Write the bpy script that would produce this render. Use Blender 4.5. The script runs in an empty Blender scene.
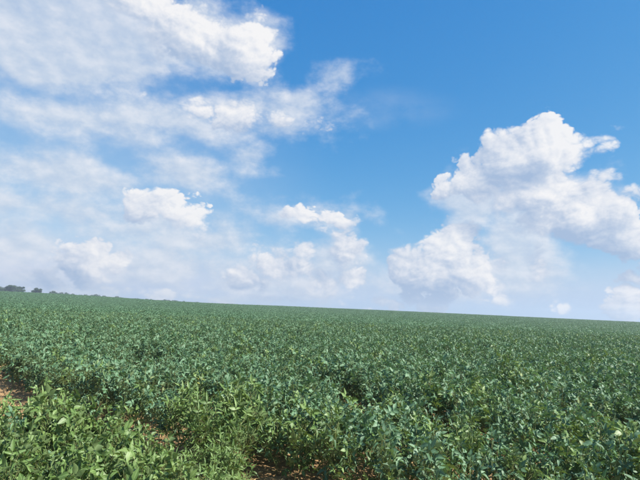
import bpy, math, random
import numpy as np
from mathutils import Vector, Matrix, Euler

random.seed(7)
rng = np.random.default_rng(7)
R = math.radians
scene = bpy.context.scene
col = scene.collection

# ------------------------------------------------------------------ camera
EYE = 2.1
PITCH, ROLL = R(8.25), R(2.5)
cam_data = bpy.data.cameras.new('camera')
cam = bpy.data.objects.new('camera', cam_data)
col.objects.link(cam)
fw = Vector((0, math.cos(PITCH), math.sin(PITCH)))
r0, u0 = Vector((1, 0, 0)), Vector((0, -math.sin(PITCH), math.cos(PITCH)))
cx = math.cos(ROLL) * r0 + math.sin(ROLL) * u0
cy = -math.sin(ROLL) * r0 + math.cos(ROLL) * u0
cam.matrix_world = Matrix(((cx.x, cy.x, -fw.x, 0), (cx.y, cy.y, -fw.y, 0), (cx.z, cy.z, -fw.z, EYE), (0, 0, 0, 1)))
cam_data.sensor_width = 36
cam_data.lens = 27.2
cam_data.clip_start = 0.05
cam_data.clip_end = 6000
scene.camera = cam

# ------------------------------------------------------------------ light
SUN_AZ, SUN_EL = R(110), R(45)            # azimuth clockwise from +Y (the view direction)
sun_dir = Vector((math.sin(SUN_AZ) * math.cos(SUN_EL), math.cos(SUN_AZ) * math.cos(SUN_EL), math.sin(SUN_EL)))
sd = bpy.data.lights.new('sun', 'SUN')
sd.energy = 5.0
sd.angle = R(0.6)
sd.color = (1.0, 0.955, 0.88)
sun = bpy.data.objects.new('sun', sd)
sun.rotation_euler = (-sun_dir).to_track_quat('-Z', 'Y').to_euler()
col.objects.link(sun)
vs = scene.view_settings
vs.view_transform = 'Standard'
vs.look = 'None'
vs.exposure = 1.05
vs.gamma = 1.0
vs.use_curve_mapping = False

# cloud cells in the sky: azimuth, elevation, angular half width, half height (degrees)
CUMULUS = [(25.97, 18.06, 3.89, 3.5),
    (28.74, 18.79, 1.33, 1.61),
    (22.14, 17.33, 3.72, 3.41),
    (18.34, 15.35, 3.88, 2.65),
    (14.97, 15.01, 2.03, 1.36),
    (24.86, 13.38, 4.46, 3.2),
    (29.78, 10.68, 4.21, 3.7),
    (32.49, 11.52, 1.87, 2.4),
    (32.64, 8.8, 2.34, 2.0),
    (14.78, 7.81, 3.2, 2.64),
    (13.0, 5.25, 3.56, 2.89),
    (17.0, 4.99, 3.63, 3.06),
    (19.98, 3.15, 1.76, 1.33),
    (10.15, 5.06, 1.61, 1.63),
    (24.72, 6.6, 1.37, 2.16),
    (21.76, 12.99, 2.68, 2.19),
    (26.75, 9.98, 3.37, 2.12),
    (27.0, 1.33, 0.93, 0.73),
    (32.62, 2.12, 1.81, 1.88),
    (31.25, 1.88, 0.86, 1.0),
    (7.91, 1.38, 5.24, 0.52),
    (-7.88, 1.04, 8.19, 0.58),
    (-27.0, 1.37, 6.91, 0.42),
    (-17.95, 1.23, 6.6, 0.45),
    (-1.86, 6.98, 1.79, 1.42),
    (2.68, 7.17, 2.14, 2.73),
    (-4.82, 4.47, 4.26, 2.36),
    (-7.55, 3.15, 3.28, 1.76),
    (-0.01, 3.04, 4.02, 1.89),
    (3.77, 3.2, 1.65, 1.88),
    (-17.43, 10.32, 4.73, 2.03),
    (-15.1, 9.16, 2.73, 1.83),
    (-20.93, 10.72, 1.71, 1.1),
    (-24.92, 4.39, 3.62, 2.26),
    (-27.43, 3.65, 1.32, 1.47),
    (31.09, 18.89, 1.36, 0.59),
    (30.5, 15.44, 1.09, 0.61),
    (-2.19, 11.23, 2.66, 0.94),
    (0.85, 10.78, 2.17, 0.83),
    (-16.48, 29.74, 7.06, 3.26),
    (-10.48, 29.37, 3.74, 3.17),
    (-11.96, 22.19, 7.57, 1.41),
    (-21.96, 31.03, 4.62, 1.47)]
VEIL = [(-32.66, 25.91, 13.59, 5.4),
    (-25.07, 29.37, 10.3, 3.62),
    (-16.55, 29.33, 8.8, 4.21),
    (-10.47, 29.16, 4.24, 3.18),
    (-29.86, 18.74, 8.36, 1.97),
    (-16.31, 20.76, 11.02, 1.72),
    (-7.89, 23.04, 6.94, 1.52),
    (-4.27, 24.42, 3.5, 1.3),
    (-30.08, 12.54, 10.56, 2.03),
    (-16.73, 15.15, 5.07, 2.45),
    (-28.75, 8.98, 9.02, 1.46),
    (-19.64, 8.29, 8.93, 2.01),
    (-31.01, 4.77, 5.54, 2.64),
    (-17.11, 3.98, 13.72, 2.04),
    (-27.94, 1.42, 8.88, 1.25),
    (-7.97, 2.43, 10.58, 1.63),
    (-14.06, 7.4, 6.93, 2.07),
    (22.73, 7.7, 4.54, 4.82),
    (26.81, 12.21, 5.01, 2.95),
    (18.55, 13.11, 4.88, 2.9),
    (1.91, 5.36, 4.26, 3.08),
    (15.25, 3.47, 7.92, 1.59),
    (2.88, 11.33, 1.44, 1.18),
    (-1.1, 11.17, 4.83, 1.42),
    (1.1, 27.38, 1.89, 0.95),
    (-8.74, 17.69, 2.18, 1.14)]

class NT:
    """small helper for writing node trees"""
    def __init__(s, tree): s.t = tree
    def new(s, kind, **props):
        n = s.t.nodes.new(kind)
        for k, v in props.items(): setattr(n, k, v)
        return n
    def put(s, sock, v):
        if isinstance(v, bpy.types.NodeSocket): s.t.links.new(v, sock)
        elif v is not None: sock.default_value = v
    def math(s, op, a, b=None, c=None, clamp=False):
        n = s.new('ShaderNodeMath', operation=op, use_clamp=clamp)
        for i, v in enumerate((a, b, c)):
            if v is not None: s.put(n.inputs[i], v)
        return n.outputs[0]
    def vec(s, op, a, b=None, c=None, out=0, scale=None):
        n = s.new('ShaderNodeVectorMath', operation=op)
        for i, v in enumerate((a, b, c)):
            if v is not None: s.put(n.inputs[i], v)
        if scale is not None: s.put(n.inputs['Scale'], scale)
        return n.outputs['Value'] if out else n.outputs[0]
    def noise(s, v, scale, detail=5, rough=.55, lac=2.0, dist=0):
        n = s.new('ShaderNodeTexNoise', noise_dimensions='3D')
        if v is not None: s.put(n.inputs['Vector'], v)
        n.inputs['Scale'].default_value = scale
        n.inputs['Detail'].default_value = detail
        n.inputs['Roughness'].default_value = rough
        n.inputs['Lacunarity'].default_value = lac
        n.inputs['Distortion'].default_value = dist
        return n
    def range(s, v, a, b, c=0., d=1., smooth=True):
        n = s.new('ShaderNodeMapRange', interpolation_type='SMOOTHSTEP' if smooth else 'LINEAR', clamp=True)
        s.put(n.inputs[0], v)
        for i, q in enumerate((a, b, c, d)): s.put(n.inputs[i + 1], q)
        return n.outputs[0]
    def mix(s, f, a, b):
        n = s.new('ShaderNodeMix', data_type='RGBA')
        s.put(n.inputs[0], f); s.put(n.inputs[6], a); s.put(n.inputs[7], b)
        return n.outputs[2]
    def ramp(s, f, stops):
        n = s.new('ShaderNodeValToRGB')
        e = n.color_ramp.elements
        while len(e) < len(stops): e.new(.5)
        for q, (p, c) in zip(e, stops): q.position = p; q.color = c
        s.put(n.inputs[0], f)
        return n.outputs[0]

def group(name, ins, outs):
    g = bpy.data.node_groups.new(name, 'ShaderNodeTree')
    for i in ins: g.interface.new_socket(i, in_out='INPUT', socket_type='NodeSocketVector')
    for o in outs: g.interface.new_socket(o, in_out='OUTPUT', socket_type='NodeSocketFloat')
    n = NT(g)
    return g, n, n.new('NodeGroupInput'), n.new('NodeGroupOutput')

def cell_group(name, blobs, smoothk, generic_cut):
    """signed depth (degrees) of a direction inside the cloud cells"""
    g, n, gi, go = group(name, ['Direction'], ['Depth'])
    d = gi.outputs[0]
    sp = n.new('ShaderNodeSeparateXYZ'); n.put(sp.inputs[0], d)
    az = n.math('MULTIPLY', n.math('ARCTAN2', sp.outputs[0], sp.outputs[1]), 57.29578)
    el = n.math('MULTIPLY', n.math('ARCSINE', sp.outputs[2]), 57.29578)
    cb = n.new('ShaderNodeCombineXYZ'); n.put(cb.inputs[0], az); n.put(cb.inputs[1], el)
    uv = cb.outputs[0]
    acc = None
    for (a, e, rx, ry) in blobs:
        q = n.vec('MULTIPLY_ADD', uv, (1 / rx, 1 / ry, 0), (-a / rx, -e / ry, 0))
        L = n.vec('LENGTH', q, out=1)
        m = min(rx, ry)
        f = n.math('MULTIPLY_ADD', L, -m, m)
        acc = f if acc is None else n.math('SMOOTH_MAX', acc, f, smoothk)
    # the same kind of sky goes on outside the part described by the cells
    gn = n.noise(d, 3.4, 1, .5).outputs[0]
    gf = n.math('MULTIPLY_ADD', gn, 30., -30. * generic_cut)
    far = n.math('MAXIMUM', n.range(n.math('ABSOLUTE', az), 36, 44), n.range(el, 33, 40))
    gf = n.math('MULTIPLY_ADD', n.math('SUBTRACT', far, 1.0), 30., gf)
    n.put(go.inputs[0], n.math('MAXIMUM', acc, gf))
    return g

def puff_group():
    """billowing relief (degrees) added to the cumulus cells: rounded heads with creases between them"""
    g, n, gi, go = group('puffs', ['Direction', 'Warp'], ['Relief'])
    q = n.vec('MULTIPLY_ADD', gi.outputs[1], (.5,) * 3, gi.outputs[0])
    f = n.math('MULTIPLY', n.math('SUBTRACT', n.noise(q, 9, 1, .5).outputs[0], .5), PUFF_NOISE)
    for sc, amp in ((15, 1.0), (34, .56), (75, .30), (160, .15)):
        b = n.math('ABSOLUTE', n.math('SUBTRACT', n.noise(q, sc, 0, .5).outputs[0], .5))
        f = n.math('MULTIPLY_ADD', n.math('SUBTRACT', b, .12), amp * PUFF_CELL, f)
    n.put(go.inputs[0], f)
    return g
PUFF_NOISE, PUFF_CELL = 2.2, 4.6
CUM_BIAS, VEIL_BIAS = .42, .45

world = bpy.data.worlds.new('World')
scene.world = world
world.use_nodes = True
wt = world.node_tree
wt.nodes.clear()
n = NT(wt)
SKY = 0.11
sky = n.new('ShaderNodeTexSky', sky_type='NISHITA', sun_disc=False)
sky.sun_elevation = SUN_EL
sky.sun_rotation = SUN_AZ
sky.altitude = 300
sky.air_density = 1.0
sky.dust_density = 0.05
sky.ozone_density = 1.5
gen = n.new('ShaderNodeTexCoord').outputs['Generated']
dirn = n.vec('NORMALIZE', gen)
S = tuple(sun_dir)
def shifted(deg):
    return n.vec('ADD', dirn, tuple(c * math.tan(R(deg)) for c in S))
gc, gv, gp = cell_group('cumulus_cells', CUMULUS, .5, .66), cell_group('veil_cells', VEIL, .8, .56), puff_group()
def ev(g, *d):
    q = n.new('ShaderNodeGroup'); q.node_tree = g
    for i, v in enumerate(d): n.put(q.inputs[i], v)
    return q.outputs[0]
flat = (1, 1, 1.35)                      # clouds seen from far below spread sideways
ds = n.vec('MULTIPLY', dirn, flat)
warp = n.vec('SUBTRACT', n.noise(ds, 5.5, 2, .5).outputs['Color'], (.5, .5, .5))
w1 = n.vec('SCALE', warp, scale=.04)
w2 = n.vec('SCALE', warp, scale=.06)
p0 = ev(gp, ds, w1)
p1 = ev(gp, n.vec('MULTIPLY', shifted(.55), flat), w1)
b0 = ev(gc, n.vec('ADD', dirn, w1))
b2 = ev(gc, n.vec('ADD', shifted(3.2), w1))
c0 = n.math('ADD', n.math('ADD', b0, p0), CUM_BIAS)
layered = (1, 1, 1.6)                    # the veil lies in sheets
vn0 = n.math('MULTIPLY', n.noise(n.vec('MULTIPLY', dirn, layered), 10, 6, .60).outputs[0], 7.5)
vn1 = n.math('MULTIPLY', n.noise(n.vec('MULTIPLY', shifted(1.0), layered), 10, 4, .60).outputs[0], 7.5)
vb = ev(gv, n.vec('ADD', dirn, w2))
v0 = n.math('ADD', vb, n.math('SUBTRACT', vn0, 3.75 - VEIL_BIAS))
el = n.new('ShaderNodeSeparateXYZ'); n.put(el.inputs[0], dirn); z = el.outputs[2]
# cumulus light: slope towards the sun, at two sizes
lit = n.math('MULTIPLY_ADD', n.math('SUBTRACT', p0, p1), .28, .42)
lit = n.math('MULTIPLY_ADD', n.math('SUBTRACT', b0, b2), .19, lit)
broad = n.noise(ds, 8, 2, .5).outputs[0]
lit = n.math('ADD', lit, n.math('MULTIPLY_ADD', broad, 1.1, -.55))
ccol = n.ramp(lit, [(0.0, (.38, .50, .70, 1)), (.40, (.56, .64, .78, 1)), (.7, (.77, .80, .87, 1)), (1.0, (.94, .93, .935, 1))])
ca = n.math('MULTIPLY', n.range(c0, .0, n.range(n.noise(ds, 6.3, 1, .5).outputs[0], .35, .65, .45, 1.5)), .95)
vl = n.math('MULTIPLY_ADD', n.math('SUBTRACT', vn0, vn1), .24, .52)
vcol = n.ramp(vl, [(0.0, (.42, .55, .76, 1)), (.45, (.62, .70, .82, 1)), (.9, (.87, .88, .92, 1))])
va = n.math('MULTIPLY', n.range(v0, -1.2, 2.2), .84)
skyc = sky.outputs[0]
# the phone's rendition of the blue: a power per channel on the sky model's radiance
raw = n.new('ShaderNodeSeparateColor'); n.put(raw.inputs[0], n.vec('SCALE', skyc, scale=SKY))
lift = n.new('ShaderNodeCombineColor')
for i, (k, p) in enumerate(((1.42, 1.55), (.85, .71), (.915, .333))):
    n.put(lift.inputs[i], n.math('MULTIPLY', n.math('POWER', raw.outputs[i], p), k))
skyh = n.mix(n.range(z, .0, .12, .9, 0.0), lift.outputs[0], (.35, .60, .86, 1))
# thin high haze: a wide sheet over the left of the view and one faint wisp
def thin(az_, el_, wide, high):
    t0 = Vector((math.sin(R(az_)) * math.cos(R(el_)), math.cos(R(az_)) * math.cos(R(el_)), math.sin(R(el_))))
    right = Vector((math.cos(R(az_)), -math.sin(R(az_)), 0)); up = right.cross(t0)
    a_ = n.math('MULTIPLY', n.vec('DOT_PRODUCT', dirn, tuple(right), out=1), 57.3 / wide)
    b_ = n.math('MULTIPLY', n.math('SUBTRACT', n.vec('DOT_PRODUCT', dirn, tuple(up), out=1), 0.0), 57.3 / high)
    front = n.range(n.vec('DOT_PRODUCT', dirn, tuple(t0), out=1), .2, .5)
    d2 = n.math('SQRT', n.math('ADD', n.math('MULTIPLY', a_, a_), n.math('MULTIPLY', b_, b_)))
    return n.math('MULTIPLY', n.range(d2, 1.15, .35), front)
sheet = n.math('MULTIPLY', thin(-30, 13, 27, 17), n.math('MULTIPLY_ADD', vn0, .05, .12))
wisp = n.math('MULTIPLY', thin(6.5, 23.5, 9, 2.6), n.math('MULTIPLY_ADD', vn0, .07, -.16, clamp=True))
skyh = n.mix(n.math('ADD', sheet, wisp), skyh, (.66, .74, .86, 1))
cc = n.mix(va, skyh, vcol)
cc = n.mix(ca, cc, ccol)
hz2 = n.range(z, -.01, .045, .28, 0.0)
cc = n.mix(hz2, cc, (.66, .77, .88, 1))
bg = n.new('ShaderNodeBackground')
n.put(bg.inputs[0], n.vec('SCALE', cc, scale=1 / SKY))
bg.inputs[1].default_value = SKY * 2 ** -vs.exposure
out = n.new('ShaderNodeOutputWorld')
wt.links.new(bg.outputs[0], out.inputs[0])
world.cycles.sampling_method = 'MANUAL'
world.cycles.sample_map_resolution = 256
scene.cycles.use_adaptive_sampling = True

# ------------------------------------------------------------------ helpers
def tag(o, label=None, category=None, group=None, kind=None):
    if label: o['label'] = label
    if category: o['category'] = category
    if group: o['group'] = group
    if kind: o['kind'] = kind
    return o

def mesh_from(name, V, F, mat, smooth=True, attr=None, rib=None):
    me = bpy.data.meshes.new(name)
    me.from_pydata([tuple(v) for v in V], [], [tuple(f) for f in F])
    for m in (mat if isinstance(mat, (list, tuple)) else [mat]): me.materials.append(m)
    if smooth: me.polygons.foreach_set('use_smooth', [True] * len(me.polygons))
    if attr is not None:
        a = me.attributes.new('leaf_tone', 'FLOAT', 'POINT')
        a.data.foreach_set('value', np.asarray(attr, np.float32))
    if rib is not None:
        a = me.attributes.new('midrib', 'FLOAT', 'POINT')
        a.data.foreach_set('value', np.asarray(rib, np.float32))
    me.update()
    return me

def link(name, data, parent=None):
    o = bpy.data.objects.new(name, data)
    col.objects.link(o)
    if parent is not None: o.parent = parent
    return o

def sstep(a, b, x):
    t = np.clip((np.asarray(x, float) - a) / (b - a), 0, 1)
    return t * t * (3 - 2 * t)

def wavy(x, y, s, seed=0.0):
    """cheap smooth value noise from summed sines, about -1..1"""
    x = np.asarray(x, float) / s; y = np.asarray(y, float) / s
    return (np.sin(1.7 * x + .9 * y + seed) + np.sin(-1.1 * x + 1.9 * y + 2.3 * seed + 1.3)
            + np.sin(2.6 * x - 2.2 * y + 4.1 + seed) * .6 + np.sin(3.7 * x + 3.1 * y + .7 * seed) * .5) / 2.6

def terrain(x, y):
    x = np.asarray(x, float); y = np.asarray(y, float)
    z = .05 * wavy(x, y, 3.1, .4) * sstep(200, 60, y)
    z = z - .55 * sstep(38, 80, y) + 2.9 * sstep(80, 300, y) - 7.0 * sstep(330, 800, y)
    z = z + 1.9 * sstep(40, 210, -x) * sstep(90, 300, y)
    z = z + .5 * wavy(x, y, 60, 1.7) * sstep(60, 150, y) * .6
    return z

# ------------------------------------------------------------------ materials
def new_mat(name):
    m = bpy.data.materials.new(name)
    m.use_nodes = True
    t = m.node_tree
    t.nodes.clear()
    return m, NT(t), t

def leaf_material(name, deep, mid, pale, yellow, trans, sheen=.42):
    m, n, t = new_mat(name)
    tone = n.new('ShaderNodeAttribute', attribute_name='leaf_tone').outputs['Fac']
    rnd = n.new('ShaderNodeObjectInfo').outputs['Random']
    mix = n.math('FRACT', n.math('MULTIPLY_ADD', rnd, .61, tone))
    pos = n.new('ShaderNodeNewGeometry')
    patch = n.noise(pos.outputs['Position'], .35, 3, .6).outputs[0]
    mix2 = n.math('ADD', n.math('MULTIPLY', mix, .72), n.math('MULTIPLY_ADD', patch, .9, -.31), clamp=True)
    base = n.ramp(mix2, [(0, deep + (1,)), (.5, mid + (1,)), (.93, pale + (1,)), (.985, yellow + (1,))])
    # fine mottling of the blade
    tex = n.new('ShaderNodeTexCoord').outputs['Object']
    mot = n.noise(tex, 60, 3, .6).outputs[0]
    base = n.mix(n.math('MULTIPLY_ADD', mot, .5, -.12, clamp=True), base, pale + (1,))
    rib = n.math('POWER', n.new('ShaderNodeAttribute', attribute_name='midrib').outputs['Fac'], 7.0)
    base = n.mix(n.math('MULTIPLY', rib, .55), base, tuple(min(1, 1.5 * q + .05) for q in pale) + (1,))
    under = n.mix(pos.outputs['Backfacing'], base, tuple(.45 * a + .55 * b for a, b in zip(pale, (.17, .24, .12))) + (1,))
    p = n.new('ShaderNodeBsdfPrincipled')
    n.put(p.inputs['Base Color'], under)
    p.inputs['Roughness'].default_value = sheen
    p.inputs['Specular IOR Level'].default_value = .34
    bm = n.new('ShaderNodeBump'); bm.inputs['Strength'].default_value = .35; bm.inputs['Distance'].default_value = .004
    n.put(bm.inputs['Height'], n.noise(tex, 38, 2, .6).outputs[0])
    n.put(p.inputs['Normal'], bm.outputs[0])
    tr = n.new('ShaderNodeBsdfTranslucent')
    n.put(tr.inputs[0], n.mix(.35, trans + (1,), base))
    mx = n.new('ShaderNodeMixShader'); mx.inputs[0].default_value = .16
    t.links.new(p.outputs[0], mx.inputs[1]); t.links.new(tr.outputs[0], mx.inputs[2])
    o = n.new('ShaderNodeOutputMaterial'); t.links.new(mx.outputs[0], o.inputs[0])
    return m

M_leaf = leaf_material('soy_leaf', (.034, .078, .039), (.065, .142, .066), (.118, .208, .112), (.23, .26, .09), (.18, .34, .055), .54)
M_leaf_bright = leaf_material('soy_leaf_bright', (.042, .088, .022), (.084, .152, .036), (.142, .212, .062), (.38, .32, .07), (.27, .38, .035), .48)

def plain(name, c0, c1, scale, rough=.8, bump=.3, dist=.01, detail=6):
    m, n, t = new_mat(name)
    tex = n.new('ShaderNodeTexCoord').outputs['Object']
    nz = n.noise(tex, scale, detail, .62).outputs[0]
    p = n.new('ShaderNodeBsdfPrincipled')
    n.put(p.inputs['Base Color'], n.ramp(nz, [(.28, c0 + (1,)), (.72, c1 + (1,))]))
    p.inputs['Roughness'].default_value = rough
    b = n.new('ShaderNodeBump'); b.inputs['Strength'].default_value = bump; b.inputs['Distance'].default_value = dist
    n.put(b.inputs['Height'], nz); n.put(p.inputs['Normal'], b.outputs[0])
    o = n.new('ShaderNodeOutputMaterial'); t.links.new(p.outputs[0], o.inputs[0])
    return m

M_stem = plain('soy_stem', (.10, .13, .035), (.19, .20, .07), 40, .7)
M_straw = plain('straw', (.34, .22, .085), (.55, .42, .19), 30, .8)
M_bark = plain('bark', (.045, .035, .028), (.10, .08, .06), 6, .9)
M_clod = plain('clod', (.17, .11, .055), (.30, .20, .105), 14, .95, .6, .02)

# soil: orange tan earth near by, pasture tone beyond the crest
M_soil, n, t = new_mat('soil')
tex = n.new('ShaderNodeTexCoord').outputs['Object']
n_big = n.noise(tex, .8, 4, .6).outputs[0]
n_fine = n.noise(tex, 16, 8, .68).outputs[0]
mixf = n.math('ADD', n.math('MULTIPLY', n_big, .45), n.math('MULTIPLY', n_fine, .55))
c = n.ramp(mixf, [(.34, (.17, .105, .048, 1)), (.5, (.31, .198, .096, 1)), (.66, (.43, .29, .15, 1))])
sp = n.new('ShaderNodeSeparateXYZ'); n.put(sp.inputs[0], tex)
c = n.mix(n.range(sp.outputs[1], 310, 340), c, (.07, .12, .045, 1))
p = n.new('ShaderNodeBsdfPrincipled'); p.inputs['Roughness'].default_value = .95
p.inputs['Specular IOR Level'].default_value = .2
n.put(p.inputs['Base Color'], c)
b = n.new('ShaderNodeBump'); b.inputs['Strength'].default_value = .8; b.inputs['Distance'].default_value = .03
n.put(b.inputs['Height'], n_fine); n.put(p.inputs['Normal'], b.outputs[0])
o = n.new('ShaderNodeOutputMaterial'); t.links.new(p.outputs[0], o.inputs[0])

# ------------------------------------------------------------------ ground
gx = np.concatenate([-np.geomspace(900, 13, 50), np.linspace(-12, 10, 180), np.geomspace(10.5, 900, 50)])
gy = np.concatenate([np.linspace(-60, 1, 14), np.linspace(1.5, 17, 150), np.geomspace(17.5, 400, 90), np.geomspace(420, 950, 12)])
GX, GY = np.meshgrid(gx, gy)
GZ = terrain(GX, GY)
near = sstep(20, 15, GY) * sstep(14, 9, np.abs(GX))
lump = wavy(GX, GY, .16, 2.0) * .5 + wavy(GX, GY, .071, 5.0) * .5
GZ = GZ + near * (.022 * lump + .012 * rng.standard_normal(GX.shape))
nx_, ny_ = len(gx), len(gy)
idx = np.arange(nx_ * ny_).reshape(ny_, nx_)
F = np.stack([idx[:-1, :-1], idx[:-1, 1:], idx[1:, 1:], idx[1:, :-1]], -1).reshape(-1, 4)
ground = link('ground', mesh_from('ground', np.stack([GX, GY, GZ], -1).reshape(-1, 3), F, M_soil))
tag(ground, 'bare orange tan soil under the crop, running to the horizon', 'ground', kind='structure')

# ------------------------------------------------------------------ soybean leaf: petiole and three leaflets
def leaflet(L, W, fold, droop, twist):
    """ovate leaflet along +X, 11 points; fold lifts the two halves, droop bends the tip down"""
    st = [(.0, 0.), (.20, .86), (.46, .96), (.76, .52), (1., 0.)]
    V, F = [], []
    def P(u, v):
        x = u * L
        z = -droop * L * u * u + abs(v) * W * .5 * fold + .05 * W * math.sin(7 * u + twist)
        yy = v * W * .5 * math.cos(fold * .8)
        a = twist * u
        return Vector((x, yy * math.cos(a) - 0 * z, z + yy * math.sin(a)))
    V.append(P(0, 0))
    for u, w in st[1:-1]: V += [P(u, w), P(u + .03, 0), P(u, -w)]
    V.append(P(1, 0))
    F += [(0, 2, 1), (0, 3, 2)]
    for k in range(2):
        a = 1 + 3 * k
        F += [(a, a + 1, a + 4, a + 3), (a + 1, a + 2, a + 5, a + 4)]
    F += [(7, 8, 10), (8, 9, 10)]
    return V, F

def tube(pts, radii, sides=4):
    V, F = [], []
    for i, p in enumerate(pts):
        t_ = (pts[min(i + 1, len(pts) - 1)] - pts[max(i - 1, 0)]).normalized()
        a = t_.orthogonal().normalized(); b_ = t_.cross(a)
        for k in range(sides):
            q = 2 * math.pi * k / sides
            V.append(p + radii[i] * (math.cos(q) * a + math.sin(q) * b_))
        if i:
            for k in range(sides):
                F.append(((i - 1) * sides + k, (i - 1) * sides + (k + 1) % sides, i * sides + (k + 1) % sides, i * sides + k))
    return V, F

def make_leaf(rnd, narrow=False):
    """origin at the stem, petiole rising along +X"""
    pl = rnd.uniform(.10, .20)
    rise = rnd.uniform(R(25), R(62))
    tip = Vector((pl * math.cos(rise), 0, pl * math.sin(rise)))
    midp = tip * .5 + Vector((.012, 0, -.012))
    V, F = tube([Vector((0, 0, 0)), midp, tip], [.0028, .0022, .0018], 3)
    mats = [1] * len(F)
    tones = [.5] * len(V)
    ribs = [0.] * len(V)
    pitch = R(rnd.triangular(-35, 86, 42)); rollb = rnd.uniform(R(-48), R(48))
    B = Euler((rollb, -pitch, rnd.uniform(-.4, .4))).to_matrix()
    size = rnd.uniform(.066, .094)
    t0 = rnd.random()
    for k, ang in enumerate((0, R(rnd.uniform(58, 85)), -R(rnd.uniform(58, 85)))):
        L = size * (1.08 if k == 0 else rnd.uniform(.82, 1.0))
        L *= 1.3 if narrow else 1.0
        W = L * (rnd.uniform(.30, .40) if narrow else rnd.uniform(.48, .62))
        lv, lf = leaflet(L, W, rnd.uniform(.15, .85), rnd.uniform(.0, .42), rnd.uniform(-.6, .6))
        lean = Euler((rnd.uniform(-.35, .35), rnd.uniform(-.35, .35), ang)).to_matrix()
        off = Vector((.017, 0, 0)) if k == 0 else Vector((0, 0, 0))
        o_ = len(V)
        V += [tip + B @ (lean @ (v + off)) for v in lv]
        F += [tuple(i + o_ for i in f) for f in lf]
        mats += [0] * len(lf)
        tones += [t0 + rnd.uniform(-.09, .09)] * len(lv)
        ribs += [1. if q in (0, 2, 5, 8, 10) else 0. for q in range(11)]
    return V, F, mats, tones, ribs

rl = random.Random(11)
NLEAF = 16
leaf_raw = [make_leaf(rl) for _ in range(NLEAF)]
leaf_raw_n = [make_leaf(rl, True) for _ in range(8)]
def leaf_meshes(raw, mat, nm):
    out = []
    for V, F, ms, tn, rb in raw:
        me = mesh_from(nm, V, F, [mat, M_stem], True, tn, rb)
        me.polygons.foreach_set('material_index', ms)
        out.append(me)
    return out
leaf_me = {'deep': leaf_meshes(leaf_raw, M_leaf, 'soy_leaf'),
           'bright': leaf_meshes(leaf_raw, M_leaf_bright, 'soy_leaf_bright'),
           'narrow': leaf_meshes(leaf_raw_n, M_leaf_bright, 'soy_leaf_narrow')}

def plant_plan(rnd, nleaf, nraw):
    """stem curves and leaf placements of one plant about 0.8 m tall"""
    H = rnd.uniform(.56, .68)
    lean = Vector((rnd.uniform(-.07, .07), rnd.uniform(-.07, .07), 0))
    main = [lean * (q * q) + Vector((0, 0, H * q)) for q in (0, .25, .5, .75, 1)]
    shoots = [(main, [.006, .0055, .0045, .0035, .002])]
    for k in range(rnd.choice((2, 3, 3, 4))):
        a = rnd.uniform(0, 6.283); q = rnd.uniform(.12, .42)
        s0 = lean * (q * q) + Vector((0, 0, H * q))
        out = Vector((math.cos(a), math.sin(a), 0)) * rnd.uniform(.10, .2)
        top = s0 + out + Vector((0, 0, rnd.uniform(.2, .38)))
        shoots.append(([s0, s0 * .45 + top * .55 + out * .18, top], [.004, .0035, .002]))
    leaves = []
    for i in range(nleaf):
        pts, _ = shoots[0] if rnd.random() < .5 else shoots[rnd.randrange(1, len(shoots))]
        q = 1 - rnd.random() ** 1.15 * (.86 if pts is main else .9)
        f = q * (len(pts) - 1); j = min(int(f), len(pts) - 2); f -= j
        p = pts[j].lerp(pts[j + 1], f)
        az_ = i * 2.4 + rnd.uniform(-.5, .5)
        sc = rnd.uniform(.78, 1.12) * (.62 if q > .94 else 1)
        tilt = rnd.uniform(-.25, .15) - (.35 if q < .4 else 0)
        mw = Matrix.Translation(p) @ Matrix.Rotation(az_, 4, 'Z') @ Matrix.Rotation(-tilt, 4, 'Y') @ Matrix.Scale(sc, 4)
        leaves.append((rnd.randrange(nraw), mw))
    SV, SF = [], []
    for pts, rad in shoots:
        v, f = tube(pts, rad, 4)
        SF += [tuple(i + len(SV) for i in q) for q in f]; SV += v
    return SV, SF, leaves

NPLAN = 8
rp = random.Random(23)
plans = [plant_plan(rp, 46, NLEAF) for _ in range(NPLAN)]
plans_n = [plant_plan(rp, 62, 8) for _ in range(3)]
stem_me = [mesh_from('soy_stem', SV, SF, M_stem) for SV, SF, _ in plans]
stem_me_n = [mesh_from('soy_stem', SV, SF, M_stem) for SV, SF, _ in plans_n]

# ------------------------------------------------------------------ where the plants stand
EDGE = [(-40, 39), (-20, 23), (-12, 16.6), (-7.6, 12.3), (-5.8, 10.4), (-4.7, 9.5), (-3.9, 8.65), (-3.0, 7.85), (-2.2, 7.15), (-1.6, 6.3), (-1.1, 5.95), (-.7, 6.05),
        (.2, 5.9), (.5, 5.6), (.85, 4.9), (1.4, 4.4), (4, 4.1), (8, 4.0), (40, 4.0)]
CLUMP = [(-30, 20), (-9, 7.6), (-5, 4.7), (-4.35, 5.0), (-3.9, 6.2), (-3.5, 6.5), (-2.95, 6.15), (-2.45, 6.1), (-1.9, 5.65), (-1.3, 5.1), (-1.0, 4.5), (-.75, 4.0), (-.62, 3.2), (-.55, 2.4)]
ex, ey = np.array([p[0] for p in EDGE], float), np.array([p[1] for p in EDGE], float)
kx, ky = np.array([p[0] for p in CLUMP], float), np.array([p[1] for p in CLUMP], float)
def in_field(x, y): return y > np.interp(x, ex, ey) + .12 * wavy(x, y, .45, 3)
def in_clump(x, y): return (y < np.interp(x, kx, ky) + .1 * wavy(x, y, .4, 1)) & (x < -.56 + .1 * wavy(x, y, .3, 4)) & (y > 1.9) & (np.hypot(x, y) > 3.2)

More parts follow.
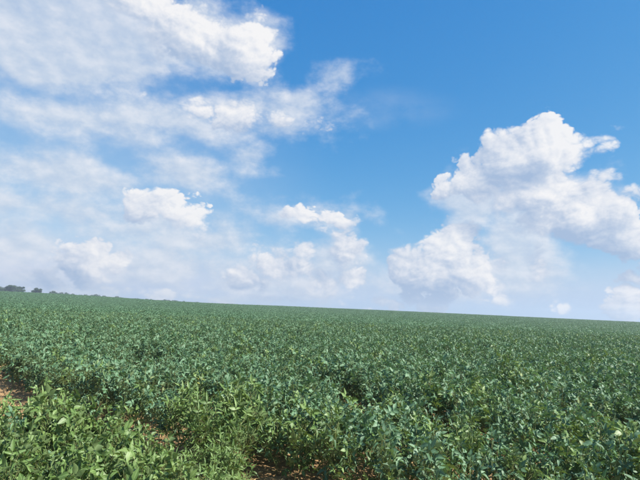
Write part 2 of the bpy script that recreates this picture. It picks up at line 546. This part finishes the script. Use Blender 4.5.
def sow(x0, x1, y0, y1, row, gap, seed, jitter=.1):
    r_ = np.random.default_rng(seed)
    # rows run away from the camera, slightly askew
    a = R(-31)
    u = np.arange(-2 * max(abs(x0), abs(x1), y1), 2 * max(abs(x0), abs(x1), y1), row)
    v = np.arange(-1.6 * y1 - 60, 1.6 * y1 + 60, gap)
    U, V = np.meshgrid(u, v)
    U = U + r_.uniform(-jitter, jitter, U.shape); V = V + r_.uniform(-gap * .5, gap * .5, V.shape)
    X = U * math.cos(a) - V * math.sin(a); Y = U * math.sin(a) + V * math.cos(a)
    k = (X > x0) & (X < x1) & (Y > y0) & (Y < y1)
    return X[k], Y[k]

HALF = math.tan(R(33.5))
def thickness(x, y):
    """plant size across the field: a few low hollows and taller swells"""
    w = wavy(x, y, .85, .6) * .65 + wavy(x, y, 2.6, 2.6) * .5
    return 1.02 + .24 * w
X, Y = sow(-62, 62, 1.5, 62, .36, .215, 5)
keep = (in_field(X, Y) | in_clump(X, Y)) & (np.abs(X) < Y * .95 + 4)
X, Y = X[keep], Y[keep]
X2, Y2 = sow(-12, 0, 1.5, 10, .40, .34, 9)            # the near patch was sown closer
k2 = in_clump(X2, Y2) & ~in_field(X2, Y2)
X, Y = np.concatenate([X, X2[k2]]), np.concatenate([Y, Y2[k2]])
LX = rng.uniform(-1.7, -.55, 320); LY = rng.uniform(4.2, 8.2, 320)
low = (LY < np.interp(LX, ex, ey) - .1) & ~in_clump(LX, LY) & (LY > np.interp(LX, kx, ky) + .12)
LX, LY = LX[low][:30], LY[low][:30]
gapn = wavy(X, Y, 1.05, 7.7) + .5 * wavy(X, Y, .5, 3.3)
HOLLOWS = [(1.75, 5.1, .42, .5), (2.7, 6.7, .4, .5), (.9, 8.6, .5, .6), (-.72, 5.9, .3, .55), (-6.2, 13.6, .8, .7), (4.6, 7.6, .45, .6), (-1.6, 10.2, .5, .6), (3.1, 11, .5, .8), (-3.4, 12.4, .6, .7)]
for hx, hy, ha, hb in HOLLOWS: gapn = np.where(((X - hx) / ha) ** 2 + ((Y - hy) / hb) ** 2 < 1, -2, gapn)
keep = (gapn > np.where(Y < 24, -.50, -.62)) | ((gapn > -1.9) & (rng.random(len(X)) < .13))
X, Y = X[keep], Y[keep]
seed0 = len(X)
X, Y = np.concatenate([X, LX]), np.concatenate([Y, LY])
Z = terrain(X, Y)
clump = in_clump(X, Y) & ~in_field(X, Y)
SC = thickness(X, Y) * rng.uniform(.84, 1.14, len(X)) * np.where(clump, 1.02, 1.0)
SC = SC * np.where(clump, .74 + .12 * sstep(3.2, 5.5, Y), 1.0)
SC[seed0:] = rng.uniform(.42, .72, len(X) - seed0)
ROT = rng.uniform(0, 6.283, len(X))
dist = np.hypot(X, Y)
# plants in view, judged by the middle of their height
cmat = cam.matrix_world.inverted()
def in_view(x, y, z):
    p = cmat @ Vector((x, y, z + .5))
    if p.z > -.4: return False
    return abs(p.x / -p.z) < .70 and abs(p.y / -p.z) < .56
order = np.argsort(dist)
single = []
for i in order:
    if in_view(X[i], Y[i], Z[i]):
        single.append(int(i))
        if len(single) == 300: break
single_set = set(single)

# ------------------------------------------------------------------ the 300 nearest plants, each one a thing
def spray(kind, j, loc, rz, sc, label, group, grp_tall=False):
    SV, SF, leaves = (plans_n if kind == 'narrow' else plans)[j]
    root = bpy.data.objects.new('soybean_plant', None)
    root.empty_display_size = .1
    col.objects.link(root)
    root.location = loc; root.rotation_euler = (0, 0, rz); root.scale = (sc * .94, sc * .94, sc * (1.3 if grp_tall else 1.16))
    tag(root, label, 'plant', group)
    link('stem', (stem_me_n if kind == 'narrow' else stem_me)[j], root)
    for li, mw in leaves:
        lf = link('leaf', leaf_me[kind][li], root)
        lf.matrix_basis = mw
    return root

rq = random.Random(3)
for i in single:
    x, y, sc = float(X[i]), float(Y[i]), float(SC[i])
    edge_d = y - float(np.interp(x, ex, ey))
    size = ('tall ' if sc > .98 else 'low ' if sc < .72 else '') if clump[i] else 'tall ' if sc > 1.13 else 'low ' if sc < .88 else ''
    if i >= seed0:
        kind, size, where, grp = 'narrow', 'small ', 'growing low in the bare lane', 'small plants in the lane'
    elif clump[i]:
        kind = rq.choices(('narrow', 'bright', 'deep'), (.1, .8, .1))[0]
        lane_d = float(np.interp(x, kx, ky)) - y
        where = 'on the lane side of the near patch' if lane_d < .6 else 'in the middle of the near patch' if lane_d < 1.6 else 'on the outer side of the near patch'
        grp = 'plants in the near patch'
    elif -2.0 < x < -.75 and edge_d < 1.2:
        kind = 'narrow'
        where = 'at the field edge by the straw litter' if edge_d < .5 else 'just behind the field edge'
        grp = 'narrow leaved plants at the field edge'
    elif edge_d < .6:
        kind = 'bright' if rq.random() < .5 else 'deep'
        where = ('on the field edge along the bare lane' if x < -1.8 else 'on the field edge above the straw litter' if x < 1.2
                 else 'on the field edge away from the lane')
        grp = 'plants on the edge of the main field'
    else:
        kind = 'bright' if rq.random() < (.3 if edge_d < 2 else .15) else 'deep'
        row = 'in the second row behind' if edge_d < 1.1 else 'in the third row behind' if edge_d < 1.6 else 'deeper in the field behind'
        where = row + (' the lane edge' if x < -2.2 else ' the spiky plants' if x < -.6 else ' the straw litter' if x < 1.2 else ' the edge away from the lane')
        grp = 'plants inside the main field'
    look = {'narrow': 'spiky green plant with narrow leaves ', 'bright': 'yellowish green soybean plant ', 'deep': 'dark green soybean plant '}[kind]
    j = rq.randrange(3 if kind == 'narrow' else NPLAN)
    spray(kind, j, (x, y, float(Z[i]) - .01), float(ROT[i]), sc, size + look + where, grp, bool(clump[i]))

# ------------------------------------------------------------------ the rest of the crop as one instanced mass
def merged(plan, raw, mat_leaf, mat_stem):
    SV, SF, leaves = plan
    V = [v for v in SV]; F = list(SF); ms = [mat_stem] * len(SF); tn = [.5] * len(SV); rb = [0.] * len(SV)
    for li, mw in leaves:
        lv, lf, lm, lt, lr = raw[li]; rb += lr
        o_ = len(V); sh = rl.random() * .5
        V += [mw @ v for v in lv]; F += [tuple(q + o_ for q in f) for f in lf]
        ms += [mat_leaf if q == 0 else mat_stem for q in lm]
        tn += [q + sh for q in lt]
    return V, F, ms, tn, rb

def far_patch(rnd, size=3.0, count=620):
    """3 m square of canopy for the far field: single leaflets over hidden stems"""
    V, F, ms, tn = [], [], [], []
    for k in range(count):
        x, y = rnd.uniform(-size / 2, size / 2), rnd.uniform(-size / 2, size / 2)
        z = .80 - .38 * rnd.random() ** 1.6 + .07 * math.sin(2.1 * x + 1.3 * y) + .06 * math.sin(-3.1 * x + 2.3 * y)
        L = rnd.uniform(.13, .20)
        lv, lf = leaflet(L, L * .7, rnd.uniform(.1, .5), rnd.uniform(0, .4), rnd.uniform(-.4, .4))
        B = Euler((rnd.uniform(-.7, .7), rnd.uniform(-.9, .9), rnd.uniform(0, 6.28))).to_matrix()
        o_ = len(V)
        V += [Vector((x, y, z)) + B @ v for v in lv]; F += [tuple(q + o_ for q in f) for f in lf]
        ms += [0] * len(lf); tn += [rnd.random()] * len(lv)
    # the closed green layer below the top leaves
    g = 7
    o_ = len(V)
    for a in range(g):
        for b_ in range(g):
            V.append(Vector(((a / (g - 1) - .5) * size * 1.02, (b_ / (g - 1) - .5) * size * 1.02, .36 + .08 * rnd.random())))
            tn.append(.1)
    for a in range(g - 1):
        for b_ in range(g - 1):
            F.append((o_ + a * g + b_, o_ + (a + 1) * g + b_, o_ + (a + 1) * g + b_ + 1, o_ + a * g + b_ + 1)); ms.append(0)
    return V, F, ms, tn, [0.] * len(V)

variants = [merged(pn, leaf_raw, 0, 2) for pn in plans] + [merged(plans[k], leaf_raw, 1, 2) for k in (0, 3)]
variants += [merged(plans_n[0], leaf_raw_n, 1, 2)]
NV_NEAR = len(variants)
rf = random.Random(77)
variants += [far_patch(rf) for _ in range(4)]

px_, py_, pz_, prot, pscl, ppick = [], [], [], [], [], []
for i in range(len(X)):
    if i in single_set: continue
    px_.append(X[i]); py_.append(Y[i]); pz_.append(Z[i] - .01); prot.append(ROT[i]); pscl.append(SC[i])
    if clump[i]: ppick.append(NPLAN + rq.randrange(2))
    else: ppick.append(NPLAN + rq.randrange(2) if rq.random() < .07 else rq.randrange(NPLAN))
FX, FY = np.meshgrid(np.arange(-330, 331, 2.55), np.arange(62.5, 372, 2.55))
FX = FX.ravel() + rng.uniform(-.3, .3, FX.size); FY = FY.ravel() + rng.uniform(-.3, .3, FY.size)
k = np.abs(FX) < FY * .86 + 8
FX, FY = FX[k], FY[k]
FZ = terrain(FX, FY)
px_ += list(FX); py_ += list(FY); pz_ += list(FZ); prot += list(rng.integers(0, 4, len(FX)) * math.pi / 2)
pscl += list(1 + .35 * (thickness(FX * .2, FY * .2) - 1) + rng.uniform(-.1, .14, len(FX))); ppick += list(rng.integers(NV_NEAR, NV_NEAR + 4, len(FX)))

AV, AF, AM, AT, AP, AR = [], [], [], [], [], []
for q, (V, F_, ms, tn, rb) in enumerate(variants):
    AR += rb
    o_ = len(AV)
    AV += [tuple(v) for v in V]; AF += [tuple(i + o_ for i in f) for f in F_]; AM += ms; AT += tn; AP += [q] * len(V)
npts = len(px_); nvert = len(AV)
AV += list(zip(map(float, px_), map(float, py_), map(float, pz_)))
AP += [-1] * npts; AT += [0.] * npts; AR += [0.] * npts
me = bpy.data.meshes.new('soybean_field')
me.from_pydata(AV, [], AF)
for m_ in (M_leaf, M_leaf_bright, M_stem): me.materials.append(m_)
me.polygons.foreach_set('material_index', AM)
me.polygons.foreach_set('use_smooth', [True] * len(AF))
def pattr(name, kind, vals):
    a = me.attributes.new(name, kind, 'POINT')
    a.data.foreach_set('value', np.asarray(vals, np.float32 if kind == 'FLOAT' else np.int32))
pattr('leaf_tone', 'FLOAT', AT)
pattr('midrib', 'FLOAT', AR)
pattr('part', 'INT', AP)
pattr('pick', 'INT', [-1] * nvert + [int(v) for v in ppick])
pattr('turn', 'FLOAT', [0.] * nvert + [float(v) for v in prot])
pattr('size', 'FLOAT', [1.] * nvert + [float(v) for v in pscl])
me.update()
field = link('soybean_field', me)
tag(field, 'dense green soybean crop covering the field out to the horizon', 'crop', kind='stuff')

g = bpy.data.node_groups.new('scatter_crop', 'GeometryNodeTree')
g.interface.new_socket('Geometry', in_out='INPUT', socket_type='NodeSocketGeometry')
g.interface.new_socket('Geometry', in_out='OUTPUT', socket_type='NodeSocketGeometry')
gn = g.nodes; gl = g.links
gi = gn.new('NodeGroupInput'); go = gn.new('NodeGroupOutput')
def named(nm, dt):
    q = gn.new('GeometryNodeInputNamedAttribute'); q.data_type = dt; q.inputs['Name'].default_value = nm
    return q.outputs['Attribute']
part_a, pick_a, turn_a, size_a = named('part', 'INT'), named('pick', 'INT'), named('turn', 'FLOAT'), named('size', 'FLOAT')
def equal(a, v):
    q = gn.new('FunctionNodeCompare'); q.data_type = 'INT'; q.operation = 'EQUAL'
    gl.new(a, q.inputs[2]); q.inputs[3].default_value = v
    return q.outputs[0]
def separate(v):
    q = gn.new('GeometryNodeSeparateGeometry'); q.domain = 'POINT'
    gl.new(gi.outputs[0], q.inputs[0]); gl.new(equal(part_a, v), q.inputs[1])
    return q.outputs[0]
pts = separate(-1)
rotv = gn.new('ShaderNodeCombineXYZ'); gl.new(turn_a, rotv.inputs[2])
tall = gn.new('ShaderNodeVectorMath'); tall.operation = 'MULTIPLY'
gl.new(size_a, tall.inputs[0]); tall.inputs[1].default_value = (.94, .94, 1.16)
join = gn.new('GeometryNodeJoinGeometry')
for q in range(len(variants)):
    ins = gn.new('GeometryNodeInstanceOnPoints')
    gl.new(pts, ins.inputs['Points']); gl.new(equal(pick_a, q), ins.inputs['Selection'])
    gl.new(separate(q), ins.inputs['Instance'])
    gl.new(rotv.outputs[0], ins.inputs['Rotation']); gl.new(tall.outputs[0], ins.inputs['Scale'])
    gl.new(ins.outputs[0], join.inputs[0])
gl.new(join.outputs[0], go.inputs[0])
md = field.modifiers.new('scatter', 'NODES'); md.node_group = g

# ------------------------------------------------------------------ straw and clods on the bare lane
rs = random.Random(41)
def lane_spot():
    while True:
        x, y = rs.uniform(-9, 2.5), rs.uniform(3, 13.5)
        if not in_clump(np.array([x]), np.array([y]))[0] and y < np.interp(x, ex, ey) + .5: return x, y
SV, SF = [], []
for k in range(2600):
    x, y = lane_spot()
    if k < 1300: x, y = rs.gauss(-.1, .8), rs.gauss(5.7, .4)
    z = float(terrain(x, y)) + rs.uniform(.018, .05)
    L = rs.uniform(.04, .16); a = rs.uniform(0, 6.28); e = rs.uniform(-.25, .35); w = rs.uniform(.0015, .004)
    d = Vector((math.cos(a) * math.cos(e), math.sin(a) * math.cos(e), math.sin(e))) * L
    v, f = tube([Vector((x, y, z)), Vector((x, y, z)) + d * .55 + Vector((0, 0, .006)), Vector((x, y, z)) + d], [w, w * .9, w * .6], 3)
    SF += [tuple(i + len(SV) for i in q) for q in f]; SV += v
for k in range(800):                                     # fallen dry leaves
    x, y = lane_spot()
    if k < 450: x, y = rs.gauss(0, .8), rs.gauss(5.8, .3)
    z = float(terrain(x, y)) + .03
    L = rs.uniform(.04, .09)
    lv, lf = leaflet(L, L * .6, rs.uniform(.2, .9), rs.uniform(-.3, .5), rs.uniform(-.8, .8))
    B = Euler((rs.uniform(-.4, .4), rs.uniform(-.4, .4), rs.uniform(0, 6.28))).to_matrix()
    SF += [tuple(i + len(SV) for i in q) for q in lf]; SV += [Vector((x, y, z)) + B @ v for v in lv]
straw = link('straw_litter', mesh_from('straw_litter', SV, SF, M_straw))
tag(straw, 'dry straw and fallen leaves littering the soil at the field edge', 'litter', kind='stuff')
SV, SF = [], []
for k in range(900):
    x, y = lane_spot()
    z = float(terrain(x, y)); r_ = rs.uniform(.008, .03) * (1.6 if rs.random() < .08 else 1)
    ring = []
    o_ = len(SV)
    for h_, q_ in ((-.3, .9), (.35, 1.0), (.8, .5)):
        for m_ in range(5):
            a = m_ * 1.2566 + rs.uniform(-.3, .3)
            SV.append(Vector((x + math.cos(a) * r_ * q_ * rs.uniform(.75, 1.2), y + math.sin(a) * r_ * q_ * rs.uniform(.75, 1.2), z + r_ * h_ * rs.uniform(.7, 1.1))))
    for l_ in range(2):
        for m_ in range(5):
            SF.append((o_ + l_ * 5 + m_, o_ + l_ * 5 + (m_ + 1) % 5, o_ + l_ * 5 + 5 + (m_ + 1) % 5, o_ + l_ * 5 + 5 + m_))
    SF.append(tuple(o_ + 10 + m_ for m_ in range(5)))
clods = link('soil_clods', mesh_from('soil_clods', SV, SF, M_clod, False))
tag(clods, 'small orange soil clods scattered over the bare lane', 'clods', kind='stuff')

# ------------------------------------------------------------------ trees beyond the crest
M_crown = leaf_material('tree_leaf', (.018, .036, .018), (.030, .058, .026), (.050, .085, .036), (.07, .10, .04), (.06, .11, .02), .6)
def tree_meshes(rnd, H, spread, fork):
    TV, TF = [], []
    def limb(pts, rad):
        v, f = tube(pts, rad, 6)
        TF.extend(tuple(i + len(TV) for i in q) for q in f); TV.extend(v)
    trunk_h = H * fork
    limb([Vector((0, 0, -.4)), Vector((.1, 0, trunk_h * .5)), Vector((0, .1, trunk_h)), Vector((.1, .1, H * .7))], [.035 * H, .028 * H, .022 * H, .008 * H])
    lobes = []
    lobes = [(Vector((0, 0, H * .55)), .42 * spread), (Vector((.1 * spread, 0, H * .72)), .36 * spread)]
    for k in range(13):
        a = k * 2.4 + rnd.uniform(-.4, .4); q = rnd.uniform(.3, 1) ** .6
        c_ = Vector((math.cos(a) * spread * .66 * q, math.sin(a) * spread * .66 * q, H * (rnd.uniform(.34, .84) - .10 * q)))
        lobes.append((c_, rnd.uniform(.24, .36) * spread))
        limb([Vector((0, .05, trunk_h * rnd.uniform(.8, 1))), c_ * .5 + Vector((0, 0, trunk_h * .35)), c_], [.014 * H, .009 * H, .004 * H])
    CV, CF, CT = [], [], []
    for c_, r_ in lobes:
        for k in range(260):
            v = Vector((rnd.gauss(0, 1), rnd.gauss(0, 1), rnd.gauss(0, 1))).normalized() * r_ * rnd.random() ** .4
            v.z *= .78
            L = rnd.uniform(.35, .65) * (H / 10)
            lv, lf = leaflet(L, L * .7, .3, .2, 0)
            B = Euler((rnd.uniform(-1.2, 1.2), rnd.uniform(-1.2, 1.2), rnd.uniform(0, 6.28))).to_matrix()
            o_ = len(CV)
            CV += [c_ + v + B @ w for w in lv]; CF += [tuple(i + o_ for i in f) for f in lf]; CT += [rnd.random()] * len(lv)
    return mesh_from('tree_trunk', TV, TF, M_bark), mesh_from('tree_crown', CV, CF, M_crown, True, CT)
rt = random.Random(5)
tree_var = [tree_meshes(rt, 11, 4.8, .32), tree_meshes(rt, 10, 4.2, .25), tree_meshes(rt, 9, 5.2, .3), tree_meshes(rt, 6, 3.9, .18)]
def tree(var, x, y, top, sc, rz, label, grp, name='tree'):
    H = (11, 10, 9, 6)[var] * sc * .93
    root = bpy.data.objects.new(name, None)
    col.objects.link(root)
    root.location = (x, y, float(terrain(x, y)) - .05); root.rotation_euler = (0, 0, rz)
    root.scale = (sc, sc, max(.5, (top - float(terrain(x, y))) / (H / sc)))
    tag(root, label, 'tree', grp)
    link('trunk', tree_var[var][0], root); link('crown', tree_var[var][1], root)
def skyline(x, y):
    """height at which a line of sight over the crest passes"""
    ys = np.linspace(60, 360, 200); xs = x * ys / y
    return EYE + y * float(np.max((terrain(xs, ys) + .85 - EYE) / ys))
D = 430.
def put(az_px, y, above_px, var, sc, rz, label, grp):
    x = az_px * y
    tree(var, x, y, skyline(x, y) + above_px / 483. * y, sc, rz, label, grp)
put(-.652, 425, 5.6, 2, .95, .3, 'spreading dark tree on the crest, outermost of the tree group', 'trees on the crest')
put(-.632, 430, 7.8, 0, 1.25, 1.1, 'tall broad dark tree on the crest, largest of the tree group', 'trees on the crest')
put(-.609, 440, 6.6, 1, 1.1, 2.0, 'round dark tree pressed against the largest tree on the crest', 'trees on the crest')
put(-.62, 436, 7.0, 2, 1.15, 5.0, 'flat topped dark tree on the crest between the largest and the round tree', 'trees on the crest')
put(-.576, 430, 6.0, 1, 1.25, 4.0, 'rounded dark tree on the crest standing apart across a gap', 'trees on the crest')
put(-.541, 455, 3.6, 3, 1.1, .6, 'small pointed tree on the crest just past the rounded tree', 'trees on the crest')
for k in range(34):
    s = -.53 + .0107 * k + rt.uniform(-.004, .004)
    put(s, rt.uniform(520, 600), max(.5, (2.1 - 1.4 * k / 34) * rt.choice((.5, .7, .9, 1.1, 1.35))), rt.choice((2, 3, 3)), rt.uniform(.9, 1.3), rt.uniform(0, 6.28),
        'small far tree in the low line behind the crop horizon', 'far tree line')

# ------------------------------------------------------------------ air
HAZE = 0.0006
if HAZE > 0:
    x0, x1, y0, y1, z0, z1 = -910, 910, -70, 960, -12, 24
    V = [(x, y, z) for z in (z0, z1) for y in (y0, y1) for x in (x0, x1)]
    F = [(0, 2, 3, 1), (4, 5, 7, 6), (0, 1, 5, 4), (2, 6, 7, 3), (0, 4, 6, 2), (1, 3, 7, 5)]
    M_h, n, t = new_mat('air')
    pv = n.new('ShaderNodeVolumePrincipled')
    pv.inputs['Color'].default_value = (.72, .82, .95, 1)
    pv.inputs['Density'].default_value = HAZE
    pv.inputs['Anisotropy'].default_value = .3
    o = n.new('ShaderNodeOutputMaterial'); t.links.new(pv.outputs[0], o.inputs['Volume'])
    haze = link('haze', mesh_from('haze', V, F, M_h, False))
    tag(haze, 'thin bluish summer air over the field', 'haze', kind='stuff')
